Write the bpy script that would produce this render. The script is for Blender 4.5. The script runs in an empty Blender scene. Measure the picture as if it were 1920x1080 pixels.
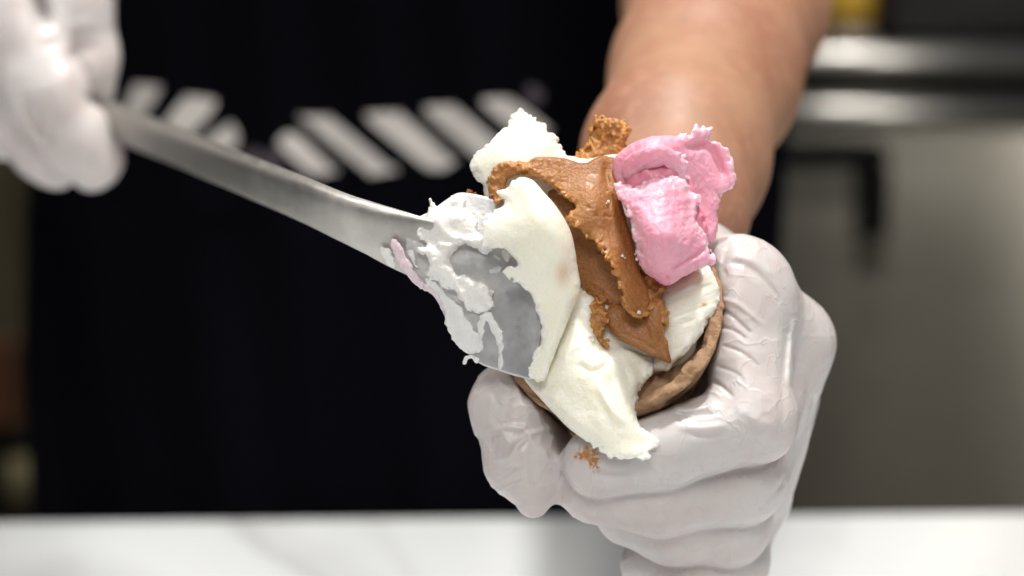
import bpy, bmesh, math, random
import numpy as np
from mathutils import Matrix, Vector, Euler
R = math.radians
scn = bpy.context.scene
COL = scn.collection

# ------------------------------------------------------------------ camera
FPX = 1920 * 70 / 36.0            # focal length in photo pixels
D0 = 0.525                        # focus distance (m)
MM = D0 / FPX                     # metres per photo pixel at the focus distance
CAMH = 0.283
PITCH = R(12)
cam_d = bpy.data.cameras.new('camera'); cam = bpy.data.objects.new('camera', cam_d); COL.objects.link(cam)
cam_d.lens = 70; cam_d.sensor_width = 36; cam_d.clip_start = 0.02; cam_d.clip_end = 60
cam.location = (0, 0, CAMH); cam.rotation_euler = (R(90) - PITCH, 0, 0)
cam_d.dof.use_dof = True; cam_d.dof.focus_distance = D0 - 0.006; cam_d.dof.aperture_fstop = 5.3
scn.camera = cam
CR = np.array(Euler((R(90) - PITCH, 0, 0)).to_matrix())
CP = np.array((0, 0, CAMH))

def Wn(p):
    """(n,3) array of photo pixel x, y and depth in metres -> world points"""
    p = np.asarray(p, dtype=np.float64)
    v = np.stack([(p[:, 0] - 960) * p[:, 2] / FPX, -(p[:, 1] - 540) * p[:, 2] / FPX, -p[:, 2]], 1)
    return v @ CR.T + CP
def W(x, y, d): return Vector(Wn([(x, y, d)])[0])

# ------------------------------------------------------------------ world and lamps
w = bpy.data.worlds.new('World'); scn.world = w; w.use_nodes = True
bg = w.node_tree.nodes['Background']; bg.inputs[0].default_value = (0.93, 0.95, 1.0, 1); bg.inputs[1].default_value = 0.10
scn.view_settings.view_transform = 'Standard'; scn.view_settings.look = 'None'; scn.view_settings.exposure = 0

def lamp(name, loc, aim, size, watts, col=(1, .96, .9)):
    d = bpy.data.lights.new(name, 'AREA'); d.shape = 'DISK'; d.size = size; d.energy = watts; d.color = col
    o = bpy.data.objects.new(name, d); COL.objects.link(o); o.location = loc
    o.rotation_euler = (Vector(aim) - Vector(loc)).to_track_quat('-Z', 'Y').to_euler()
    return o
SUBJ = W(1150, 560, D0)
lamp('downlight_or_fill', (SUBJ.x + .20, SUBJ.y + .06, 1.55), SUBJ, .10, 21)
lamp('soft_fill_light', (SUBJ.x - .12, SUBJ.y - .95, 1.25), SUBJ, .40, 8.2)  # added soft fill from the front, lifts the white gelato
lamp('downlight_or_fill', (.84, -.90, 1.75), (.5, .6, .2), .18, 7)
lamp('downlight_or_fill', (.20, 1.0, 1.9), (.3, 1.2, .0), .14, 8)  # added lamp over the aisle, brightens the steel door
lamp('downlight_or_fill', (-.75, .95, 1.9), (-.65, 1.4, .0), .14, 12)  # added lamp, lifts the olive strip at the left edge
lamp('soft_fill_light', (-1.0, -.5, 1.6), SUBJ, .8, 4, (1, .97, .95))  # added wide fill from the left, softens the shadows
sp_d = bpy.data.lights.new('added_streak_spot', 'SPOT'); sp_d.energy = 160; sp_d.spot_size = R(17); sp_d.spot_blend = .6; sp_d.shadow_soft_size = .09; sp_d.color = (1, .95, .88)  # added spot aimed only at the steel door, for its streak
sp = bpy.data.objects.new('added_streak_spot', sp_d); COL.objects.link(sp); sp.location = (1.13, -2.2, 1.4)
sp.rotation_euler = (Vector((.36, 1.42, -.25)) - sp.location).to_track_quat('-Z', 'Y').to_euler()
scn.cycles.max_bounces = 8
scn.cycles.use_denoising = True

# ------------------------------------------------------------------ materials
class NT:
    def __init__(s, name):
        s.m = bpy.data.materials.new(name); s.m.use_nodes = True
        s.t = s.m.node_tree; s.b = s.t.nodes['Principled BSDF']
    def n(s, kind, **kw):
        x = s.t.nodes.new(kind)
        for k, v in kw.items():
            if k.startswith('_'): x.inputs[k[1:].replace('_', ' ')].default_value = v
            else: setattr(x, k, v)
        return x
    def l(s, a, b): s.t.links.new(a, b)
    def set(s, **kw):
        for k, v in kw.items():
            i = s.b.inputs[k.replace('_', ' ')]
            i.default_value = (*v, 1) if isinstance(v, tuple) and len(v) == 3 and i.type == 'RGBA' else v
        return s
    def noise(s, scale, detail=4, rough=.55, stretch=None, rot=None):
        tc = s.n('ShaderNodeTexCoord'); mp = s.n('ShaderNodeMapping')
        if stretch: mp.inputs['Scale'].default_value = stretch
        if rot: mp.inputs['Rotation'].default_value = rot
        s.l(tc.outputs['Object'], mp.inputs['Vector'])
        x = s.n('ShaderNodeTexNoise', _Scale=scale, _Detail=detail, _Roughness=rough)
        s.l(mp.outputs[0], x.inputs['Vector']); return x.outputs['Fac']
    def attr(s, name):
        x = s.n('ShaderNodeAttribute'); x.attribute_name = name; return x.outputs['Fac']
    def ramp(s, fac, lo, hi, a=0.0, b=1.0):
        x = s.n('ShaderNodeMapRange', _From_Min=lo, _From_Max=hi, _To_Min=a, _To_Max=b); s.l(fac, x.inputs[0]); return x.outputs[0]
    def mix(s, fac, a, b):
        x = s.n('ShaderNodeMix', data_type='RGBA')
        for i, v in ((6, a), (7, b)):
            if isinstance(v, tuple): x.inputs[i].default_value = (*v, 1)
            else: s.l(v, x.inputs[i])
        if isinstance(fac, float): x.inputs[0].default_value = fac
        else: s.l(fac, x.inputs[0])
        return x.outputs[2]
    def mul(s, a, b, op='MULTIPLY'):
        x = s.n('ShaderNodeMath', operation=op)
        for i, v in ((0, a), (1, b)):
            if isinstance(v, (int, float)): x.inputs[i].default_value = v
            else: s.l(v, x.inputs[i])
        return x.outputs[0]
    def color(s, c): s.l(c, s.b.inputs['Base Color'])
    def bump(s, h, dist, strength=1.0, prev=None):
        x = s.n('ShaderNodeBump', _Distance=dist, _Strength=strength); s.l(h, x.inputs['Height'])
        if prev: s.l(prev, x.inputs['Normal'])
        s.l(x.outputs[0], s.b.inputs['Normal']); return x.outputs[0]

def gelato(name, base, alt, edge, sss, radius, rough=.5, stain_or_shade=None, grain=.00022):
    m = NT(name); m.set(Roughness=rough, Subsurface_Weight=sss, Subsurface_Radius=radius, Subsurface_Scale=.004, Specular_IOR_Level=.5, Coat_Weight=.12 if name[0] == 'c' else .25, Coat_Roughness=.22)
    c = m.mix(m.ramp(m.noise(90, 3), .35, .7), base, alt)
    c = m.mix(m.mul(m.attr('edge'), m.ramp(m.noise(700, 2), .3, .6)), c, edge)
    if stain_or_shade: c = m.mix(m.attr('stain_or_shade'), c, stain_or_shade)
    m.color(c)
    b = m.bump(m.noise(1300, 3, .7), grain * 1.6, .8)
    m.bump(m.noise(380, 5, .65), .0009 if name[0] == 'c' else .0005, .5, b)
    m.l(m.ramp(m.noise(1800, 2), .35, .75, rough - .12, rough + .18), m.b.inputs['Roughness'])
    return m.m
M_VAN = gelato('vanilla gelato', (.96, .925, .81), (.94, .90, .76), (.95, .93, .86), .6, (1, .85, .5), .35, (.62, .36, .16), grain=.00010)
M_CHO = gelato('chocolate gelato', (.38, .155, .042), (.31, .122, .034), (.58, .27, .06), .15, (1, .4, .15), .30, grain=.0003)
M_PNK = gelato('strawberry gelato', (.88, .44, .56), (.85, .35, .47), (.94, .70, .78), .5, (1, .35, .45), .42, (.80, .20, .30))
M_RES = gelato('smeared vanilla gelato', (.88, .86, .83), (.82, .79, .76), (.90, .89, .87), .4, (1, .85, .7), .42)
M_RESP = gelato('smeared strawberry gelato', (.76, .60, .67), (.72, .56, .64), (.8, .68, .72), .4, (1, .5, .6), .42)

def glove_mat():
    m = NT('white nitrile glove'); m.set(Roughness=.35, Subsurface_Weight=.4, Subsurface_Radius=(1, .55, .45), Subsurface_Scale=.006, Specular_IOR_Level=.42, Coat_Weight=.12, Coat_Roughness=.3)
    c = m.mix(m.ramp(m.noise(38, 3), .38, .68), (.61, .58, .575), (.57, .50, .49))
    c = m.mix(m.ramp(m.noise(140, 4), .5, .8), c, (.60, .585, .595))
    c = m.mix(m.mul(m.attr('stain_or_shade'), m.ramp(m.noise(900, 3), .36, .55)), c, (.42, .19, .05))
    m.color(c)
    b = m.bump(m.noise(160, 3, .5, (1, 1, .35)), .0006, .18)
    b = m.bump(m.noise(2600, 2), .00004, .3, b)
    n1 = m.mul(m.mul(m.noise(46, 3, .45, (1, 1.5, 1), (.3, .2, .7)), .5, 'SUBTRACT'), 1.0, 'ABSOLUTE')
    b = m.bump(m.ramp(n1, 0, .022, 1, 0), .0009, .20, b)
    n2 = m.mul(m.mul(m.noise(95, 3, .4, (1.4, .8, 1), (.9, .1, .2)), .53, 'SUBTRACT'), 1.0, 'ABSOLUTE')
    m.bump(m.ramp(n2, 0, .02, 1, 0), .0005, .25, b)
    return m.m
M_GLV = glove_mat()
def skin_mat():
    m = NT('forearm skin'); m.set(Roughness=.5, Subsurface_Weight=.3, Subsurface_Radius=(1, .35, .2), Subsurface_Scale=.01, Specular_IOR_Level=.4)
    c = m.mix(m.ramp(m.noise(24, 5, .7), .38, .62), (.385, .215, .135), (.32, .150, .095))
    m.color(m.mix(m.ramp(m.noise(220, 3), .5, .75), c, (.42, .22, .14)))
    m.bump(m.noise(900, 3), .0003, .3); return m.m
M_SKIN = skin_mat()
def cone_mat():
    m = NT('baked waffle'); m.set(Roughness=.7, Specular_IOR_Level=.25)
    c = m.mix(m.ramp(m.noise(260, 6, .7, (1, .5, 1.6), (0, .4, .6)), .40, .62), (.50, .315, .19), (.30, .17, .09))
    m.color(m.mix(m.ramp(m.noise(60, 3), .45, .7), c, (.46, .29, .18)))
    m.bump(m.noise(600, 5, .75), .0014, .9); return m.m
M_CONE = cone_mat()
def steel(name, base, rough, dirs=None, aniso=0.0, bumpd=.00006):
    m = NT(name); m.set(Metallic=1.0, Roughness=rough)
    n = m.noise(60, 4, .6, dirs or (1, 1, 1))
    m.color(m.mix(m.ramp(n, .3, .7), tuple(.93 * x for x in base), base))
    m.l(m.ramp(m.noise(240, 4, .7, dirs or (1, 1, 1)), .3, .7, rough * .85, rough * 1.15), m.b.inputs['Roughness'])
    if aniso:
        m.set(Anisotropic=aniso)
        v = m.n('ShaderNodeCombineXYZ'); v.inputs[0].default_value = 1.0; m.l(v.outputs[0], m.b.inputs['Tangent'])
    if bumpd: m.bump(m.noise(900, 3, .6, dirs or (1, 1, 1)), bumpd, .5)
    return m.m
def film_steel(name, base, rough, dirs, fs=330):
    m = NT(name); fl = m.attr('film')
    scratch = m.noise(500, 4, .7, (1, .12, 1), (0, 0, .5))
    c = m.mix(m.ramp(scratch, .35, .65), tuple(.90 * x for x in base), base)
    wet = m.mul(fl, m.ramp(m.noise(fs, 5, .6), .28, .72))
    m.color(m.mix(wet, c, (.74, .71, .69)))
    m.l(m.mul(1.0, m.mul(wet, .92), 'SUBTRACT'), m.b.inputs['Metallic'])
    m.l(m.ramp(scratch, .3, .7, rough - .05, rough + .07), m.b.inputs['Roughness'])
    b = m.bump(scratch, .00005, .6); m.bump(wet, .0004, .7, b); return m.m
M_BLADE = film_steel('scraped dull steel', (.60, .60, .61), .5, None)
M_HAND = film_steel('brushed steel handle', (.40, .385, .36), .46, None, 45)
M_FRG = steel('brushed stainless door', (.27, .255, .22), .21, (.15, .15, 6), 1.0, bumpd=0)
M_FRG.node_tree.nodes['Principled BSDF'].inputs['Anisotropic Rotation'].default_value = .28
M_FRG.node_tree.nodes['Principled BSDF'].inputs['Metallic'].default_value = .97

M_RAIL = steel('polished stainless rail', (.36, .35, .33), .32, (.1, 1, 1))
def plain(name, col, rough=.6, spec=.4, nscale=40, var=.15, bump=0.0, stretch=None):
    m = NT(name); m.set(Roughness=rough, Specular_IOR_Level=spec)
    m.color(m.mix(m.ramp(m.noise(nscale, 4, stretch=stretch), .3, .7), tuple(c * (1 - var) for c in col), tuple(c * (1 + var) for c in col)))
    if bump: m.bump(m.noise(nscale * 6, 3), bump, .5)
    return m.m
M_APR = plain('black apron cloth', (.0011, .0011, .0024), .95, .04, 300, .3, .0004)
M_SHIRT = plain('black shirt cloth', (.004, .004, .005), .95, .1, 300, .3)
M_PRINT = plain('pale printed ink', (.46, .435, .42), .8, .2, 200, .08)
M_PRINTD = plain('faint printed ink', (.06, .05, .06), .8, .2, 500, .7)
M_DARK = plain('dark rubber and shaded gaps', (.003, .003, .003), .9, .08)  # also fills the cabinet gap and door recess with dark in place of shade
M_BLACK = plain('black plastic', (.006, .005, .006), .5, .3)
M_YEL = plain('yellow plastic', (.50, .30, .03), .5, .4)
M_GREYP = plain('grey plastic', (.20, .18, .17), .5, .4)
M_OLIVE = plain('olive brown panel', (.085, .072, .042), .7, .3, 6, .15)
M_RED = plain('red brown panel', (.11, .045, .022), .6, .3)
M_BEIGE = plain('beige knob', (.16, .14, .075), .6, .3)
M_FLOOR = plain('kitchen floor tile', (.30, .28, .25), .5, .4, 3, .1)
M_BASE = plain('grey counter base', (.55, .52, .46), .5, .4, 3, .1)
M_WALL = plain('dark kitchen wall', (.035, .031, .026), .8, .2, 4, .2)
def counter_mat():
    m = NT('white marble counter'); m.set(Roughness=.3, Specular_IOR_Level=.45)
    v = m.noise(2.2, 3, .5, (1.6, .5, 1), (0, 0, .9))
    vein = m.ramp(v, .47, .50)
    vein2 = m.ramp(v, .50, .54)
    band = m.mul(vein, m.mul(1.0, vein2, 'SUBTRACT'))
    c = m.mix(m.ramp(m.noise(9, 3), .35, .7), (.72, .745, .76), (.67, .695, .71))
    m.color(m.mix(m.mul(band, .55), c, (.42, .42, .43))); return m.m
M_CTR = counter_mat()

# ------------------------------------------------------------------ scene graph helpers
def link(name, me, mat, parent=None):
    o = bpy.data.objects.new(name, me); COL.objects.link(o)
    if mat: me.materials.append(mat)
    if parent: o.parent = parent
    return o
def thing(name, label, cat, loc=(0, 0, 0)):
    o = bpy.data.objects.new(name, None); COL.objects.link(o)      # parts keep world coordinates: the empty stays unrotated
    o.empty_display_size = .02; o['label'] = label; o['category'] = cat; o['_loc'] = list(loc); return o
def settle(root):
    """move the empty to the thing's base without moving its parts"""
    loc = Vector(root['_loc']); del root['_loc']; root.location = loc
    for c in root.children: c.location = c.location - loc
def tag(o, label, cat): o['label'] = label; o['category'] = cat; return o
def smooth(me): me.polygons.foreach_set('use_smooth', [True] * len(me.polygons)); me.update()
def bm_obj(name, bm, mat, parent=None, sm=True):
    me = bpy.data.meshes.new(name); bm.normal_update(); bm.to_mesh(me); bm.free()
    if sm: smooth(me)
    return link(name, me, mat, parent)
def box_bm(c, s, bevel=0.0, segs=2, rz=0.0):
    bm = bmesh.new(); bmesh.ops.create_cube(bm, size=1)
    bmesh.ops.scale(bm, vec=s, verts=bm.verts)
    if bevel: bmesh.ops.bevel(bm, geom=bm.edges[:], offset=bevel, segments=segs, affect='EDGES', profile=.5)
    bmesh.ops.rotate(bm, cent=(0, 0, 0), matrix=Matrix.Rotation(rz, 3, 'Z'), verts=bm.verts)
    bmesh.ops.translate(bm, vec=c, verts=bm.verts); return bm

# ------------------------------------------------------------------ distance fields in photo pixels (x, y, z = pixels behind the focus plane)
f32 = np.float32
class Grid:
    def __init__(s, x0, x1, y0, y1, z0, z1, h):
        s.h = h; s.o = (x0, y0, z0)
        s.xs = np.arange(x0, x1, h, dtype=f32); s.ys = np.arange(y0, y1, h, dtype=f32); s.zs = np.arange(z0, z1, h, dtype=f32)
        s.X = s.xs[:, None, None]; s.Y = s.ys[None, :, None]; s.Z = s.zs[None, None, :]
        s.X2, s.Y2 = np.meshgrid(s.xs, s.ys, indexing='ij')
    def noise(s, sc, seed, dims=3):
        rng = np.random.default_rng(seed)
        sc = sc if isinstance(sc, tuple) else (sc,) * 3
        ax = [s.xs, s.ys, s.zs][:dims]; n = [int((a[-1] - a[0]) / c) + 3 for a, c in zip(ax, sc)]
        L = (rng.random(n) * 2 - 1).astype(f32)
        for k, (a, c) in enumerate(zip(ax, sc)):
            t = (a - a[0]) / c; i = t.astype(int); f = t - i; f = (f * f * (3 - 2 * f)).astype(f32)
            sh = [1] * L.ndim; sh[k] = -1; f = f.reshape(sh)
            L = np.take(L, i, k) * (1 - f) + np.take(L, i + 1, k) * f
        return L
    def cap(s, a, b, ra, rb):
        ab = np.subtract(b, a).astype(f32); q = float(ab @ ab) + 1e-6
        px, py, pz = s.X - a[0], s.Y - a[1], s.Z - a[2]
        t = np.clip((px * ab[0] + py * ab[1] + pz * ab[2]) / q, 0, 1)
        return np.sqrt((px - t * ab[0]) ** 2 + (py - t * ab[1]) ** 2 + (pz - t * ab[2]) ** 2) - (ra + (rb - ra) * t)
    def ball(s, c, r):
        r = r if isinstance(r, tuple) else (r,) * 3
        k = min(r)
        return (np.sqrt(((s.X - c[0]) / r[0]) ** 2 + ((s.Y - c[1]) / r[1]) ** 2 + ((s.Z - c[2]) / r[2]) ** 2) - 1) * k
def smin(a, b, k):
    h = np.maximum(k - np.abs(a - b), 0) / k; return np.minimum(a, b) - h * h * (k * .25)
def smax(a, b, k): return -smin(-a, -b, k)
def chain(g, pts, k=18):
    F = None
    for p, q in zip(pts[:-1], pts[1:]):
        d = g.cap(p[:3], q[:3], p[3], q[3]); F = d if F is None else smin(F, d, k)
    return F
def curve(pts, closed=True, n=8):
    P = np.array(pts, float); out = []; N = len(P)
    for i in range(N if closed else N - 1):
        g = lambda j: P[j % N] if closed else P[min(max(j, 0), N - 1)]
        p0, p1, p2, p3 = g(i - 1), g(i), g(i + 1), g(i + 2)
        for t in np.arange(n) / n:
            out.append(.5 * (2 * p1 + (p2 - p0) * t + (2 * p0 - 5 * p1 + 4 * p2 - p3) * t * t + (3 * p1 - p0 - 3 * p2 + p3) * t ** 3))
    if not closed: out.append(P[-1])
    return np.array(out)
def seg_dist(X, Y, P, closed):
    D = np.full(X.shape, 1e9, f32); Q = np.roll(P, -1, 0) if closed else P[1:]; P0 = P if closed else P[:-1]
    inside = np.zeros(X.shape, bool)
    for (x0, y0), (x1, y1) in zip(P0, Q):
        dx, dy = x1 - x0, y1 - y0; q = dx * dx + dy * dy + 1e-9
        t = np.clip(((X - x0) * dx + (Y - y0) * dy) / q, 0, 1)
        D = np.minimum(D, (X - x0 - t * dx) ** 2 + (Y - y0 - t * dy) ** 2)
        if closed:
            c = ((y0 > Y) != (y1 > Y)) & (X < (x1 - x0) * (Y - y0) / (y1 - y0 + 1e-12) + x0); inside ^= c
    D = np.sqrt(D); return np.where(inside, -D, D) if closed else D
def tps(pts, X, Y):
    P = np.array(pts, float); n = len(P)
    if n == 1: return np.full(X.shape, P[0, 2], f32)
    if n < 4:
        w_ = sum(1 / ((X - x) ** 2 + (Y - y) ** 2 + 400) for x, y, _ in pts)
        return (sum(v / ((X - x) ** 2 + (Y - y) ** 2 + 400) for x, y, v in pts) / w_).astype(f32)
    U = lambda r2: r2 * np.log(r2 + 1e-6)
    r2 = (P[:, None, 0] - P[None, :, 0]) ** 2 + (P[:, None, 1] - P[None, :, 1]) ** 2
    A = np.zeros((n + 3, n + 3)); A[:n, :n] = U(r2) + np.eye(n) * 30; A[:n, n] = 1; A[:n, n + 1:] = P[:, :2]; A[n, :n] = 1; A[n + 1:, :n] = P[:, :2].T
    c = np.linalg.solve(A, np.r_[P[:, 2], 0, 0, 0])
    out = c[n] + c[n + 1] * X + c[n + 2] * Y
    for i in range(n): out = out + c[i] * U((X - P[i, 0]) ** 2 + (Y - P[i, 1]) ** 2)
    return out.astype(f32)

def nets(F, g):
    S = F < 0; nx, ny, nz = F.shape
    cnt = np.zeros((nx - 1, ny - 1, nz - 1), np.uint8)
    offs = [(i, j, k) for i in (0, 1) for j in (0, 1) for k in (0, 1)]
    for i, j, k in offs: cnt += S[i:nx - 1 + i, j:ny - 1 + j, k:nz - 1 + k]
    act = (cnt > 0) & (cnt < 8); idx = np.argwhere(act)
    V = np.stack([F[idx[:, 0] + i, idx[:, 1] + j, idx[:, 2] + k] for i, j, k in offs], 1)
    pos = np.zeros((len(idx), 3)); n = np.zeros(len(idx))
    for a in range(8):
        for ax in range(3):
            if offs[a][ax]: continue
            o2 = list(offs[a]); o2[ax] = 1; b = offs.index(tuple(o2))
            va, vb = V[:, a], V[:, b]; m = (va < 0) != (vb < 0)
            t = va[m] / (va[m] - vb[m]); p = np.tile(np.array(offs[a], float), (m.sum(), 1)); p[:, ax] += t
            pos[m] += p; n[m] += 1
    pos = pos / n[:, None] + idx; vi = np.full(act.shape, -1, np.int64); vi[tuple(idx.T)] = np.arange(len(idx))
    faces = []
    for ax in range(3):
        sl0 = [slice(None)] * 3; sl1 = [slice(None)] * 3; sl0[ax] = slice(0, -1); sl1[ax] = slice(1, None)
        a, b = S[tuple(sl0)], S[tuple(sl1)]; e = np.argwhere(a != b)
        u, v = (ax + 1) % 3, (ax + 2) % 3
        e = e[(e[:, u] > 0) & (e[:, v] > 0) & (e[:, u] < F.shape[u] - 1) & (e[:, v] < F.shape[v] - 1)]
        q = []
        for du, dv in ((-1, -1), (0, -1), (0, 0), (-1, 0)):
            c = e.copy(); c[:, u] += du; c[:, v] += dv; q.append(vi[tuple(c.T)])
        q = np.stack(q, 1); fl = ~a[tuple(e.T)]; q[fl] = q[fl][:, ::-1]; faces.append(q)
    return pos * g.h + np.array(g.o), np.concatenate(faces)

FRONT = {}
def mesh_from(name, P, Q, mat, parent, attrs=None, key=None):
    me = bpy.data.meshes.new(name); Wp = P.copy(); Wp[:, 2] = D0 + P[:, 2] * MM
    Wp = Wn(Wp)
    me.vertices.add(len(P)); me.vertices.foreach_set('co', Wp.astype(f32).ravel())
    me.loops.add(Q.size); me.loops.foreach_set('vertex_index', Q.astype(np.int32).ravel())
    me.polygons.add(len(Q)); me.polygons.foreach_set('loop_start', np.arange(0, Q.size, 4, dtype=np.int32))
    me.polygons.foreach_set('use_smooth', np.ones(len(Q), bool))
    me.update(calc_edges=True)
    for k, v in (attrs or {}).items():
        a = me.attributes.new(k, 'FLOAT', 'POINT'); a.data.foreach_set('value', np.asarray(v, f32))
    if key: FRONT[key] = P
    return link(name, me, mat, parent)
def field_obj(name, F, g, mat, parent, attrs2=None, key=None):
    P, Q = nets(F, g); at = {}
    for k, A in (attrs2 or {}).items():
        i = np.clip(((P[:, 0] - g.o[0]) / g.h).astype(int), 0, A.shape[0] - 1); j = np.clip(((P[:, 1] - g.o[1]) / g.h).astype(int), 0, A.shape[1] - 1)
        at[k] = A[i, j]
    return mesh_from(name, P, Q, mat, parent, at, key)
def front(x, y, keys=None):
    best = 1e9
    for k, P in FRONT.items():
        if keys and k not in keys: continue
        m = (np.abs(P[:, 0] - x) < 4) & (np.abs(P[:, 1] - y) < 4)
        if m.any(): best = min(best, P[m, 2].min())
    return best if best < 1e8 else 0.0

def crease(g, pts, width, closed=False):
    P = curve(pts, False, 6); d = seg_dist(g.X2, g.Y2, P, False); t = np.exp(-(d / width) ** 2)
    # fade towards both ends
    for e in (P[0], P[-1]):
        t = t * (1 - np.exp(-((g.X2 - e[0]) ** 2 + (g.Y2 - e[1]) ** 2) / (width * 2.2) ** 2))
    return t.astype(f32)

def slab(poly, zc, hc, h=2.0, r=None, rag=2.0, ragline=None, crumb=3.0, crumbR=14, seed=1, lumps=3.0, streak=None, grooves=(), grainy=1.0, pits=0, smoothpoly=True, pad=14):
    """a sheet of gelato: outline, control points of its mid depth and half thickness, torn edges, lumps, grooves"""
    P = curve(poly, True, 5) if smoothpoly else np.array(poly, float)
    zc = np.array(zc, float).reshape(-1, 3); hc = [(0, 0, hc)] if np.isscalar(hc) else hc
    x0, y0 = P.min(0) - pad; x1, y1 = P.max(0) + pad
    g0 = Grid(x0, x1, y0, y1, 0, 4, h)
    mz = tps(zc, g0.X2, g0.Y2); hh = np.maximum(tps(hc, g0.X2, g0.Y2), 4)
    d2 = seg_dist(g0.X2, g0.Y2, P, True)
    ins = d2 < pad
    zlo, zhi = (mz - hh)[ins].min() - 16, (mz + hh)[ins].max() + 16
    g = Grid(x0, x1, y0, y1, zlo, zhi, h)
    wr = np.ones_like(d2) if ragline is None else sum(np.exp(-(seg_dist(g.X2, g.Y2, np.array(L, float), False) / 16) ** 2) for L in ragline)
    wr = np.clip(wr, 0, 1).astype(f32)
    n2 = g.noise(16, seed, 2) * 1.0 + g.noise(8, seed + 1, 2) * .8 + g.noise(4.5, seed + 2, 2) * .5
    d2 = d2 + n2 * rag * (wr * .85 + .15)
    gm = np.gradient(mz, h); sl = np.sqrt(1 + gm[0] ** 2 + gm[1] ** 2)
    lump = g.noise(46, seed + 3, 2) * lumps + g.noise(20, seed + 4, 2) * lumps * .35
    if streak:      # spatula drag marks across the sheet
        a = R(streak[0]); u = g.X2 * math.cos(a) + g.Y2 * math.sin(a)
        rng = np.random.default_rng(seed + 9); ph = rng.random(6) * 6.28
        for i, wl in enumerate((34, 21, 13, 8.5, 6.1, 4.4)): lump = lump + np.sin(u / wl * 6.28 * .5 + ph[i] + g.noise(60, seed + 20 + i, 2) * 2.0) * streak[1] * (wl / 34) ** .6
    for L, wd, am in grooves: lump = lump + crease(g, L, wd) * am
    hh = np.maximum(hh - lump * .5, 3); mz2 = mz + lump * .5
    rr = np.minimum(hh * .95, r if r else 1e9)[:, :, None]
    a = d2[:, :, None] + rr; b = (np.abs(g.Z - mz2[:, :, None]) - hh[:, :, None]) / np.minimum(sl, 2.2)[:, :, None] + rr
    F = np.minimum(np.maximum(a, b), 0) + np.sqrt(np.maximum(a, 0) ** 2 + np.maximum(b, 0) ** 2) - rr
    we = np.exp(-np.maximum(-d2, 0) / crumbR) * wr
    if crumb:
        N = g.noise(13, seed + 5) * 1.0 + g.noise(7, seed + 6) * .8 + g.noise(4.2, seed + 7) * .45
        F = F + N * crumb * we[:, :, None]
    F = F + (g.noise(5, seed + 8) * .5 + g.noise(10, seed + 12) * .6) * grainy
    if pits: F = F + (np.clip(g.noise(8, seed + 30) - .48, 0, 1) * 14 + np.clip(g.noise(5, seed + 31) - .6, 0, 1) * 10) * pits
    return F, g, we

# ================================================================== SETTING
CT_D = 0.885                                        # depth of the counter's far edge
def build_setting():
    # counter: slab whose far edge runs slightly skewed across the picture
    a, b = W(0, 984, CT_D), W(1920, 951, CT_D + .012)
    t = thing('counter', 'white veined marble counter top along the bottom, below the gloved fist', 'counter', (0, .6, -.03))
    ang = math.atan2(b.y - a.y, b.x - a.x); z = (a.z + b.z) / 2
    bm = box_bm((0, 0, 0), (2.4, .9, .03), .003, 3)
    bmesh.ops.translate(bm, vec=(0, -.45, -.015), verts=bm.verts)
    bmesh.ops.rotate(bm, cent=(0, 0, 0), matrix=Matrix.Rotation(ang, 3, 'Z'), verts=bm.verts)
    mid = (a + b) / 2; bmesh.ops.translate(bm, vec=(mid.x, mid.y, z), verts=bm.verts)
    bm_obj('counter_top', bm, M_CTR, t)
    bm = box_bm((mid.x, mid.y - .47, z - .03 - .43), (2.3, .82, .858), .004, 2, ang)
    bm_obj('counter_base', bm, M_BASE, t)
    t['_loc'] = [mid.x, mid.y - .45, z - .9]; settle(t)
    return z
CZ = build_setting()
def on_counter(px, py):
    v = W(px, py, 1.0) - Vector(CP); s = (CZ - CP[2]) / v.z; return Vector(CP) + v * s
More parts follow.
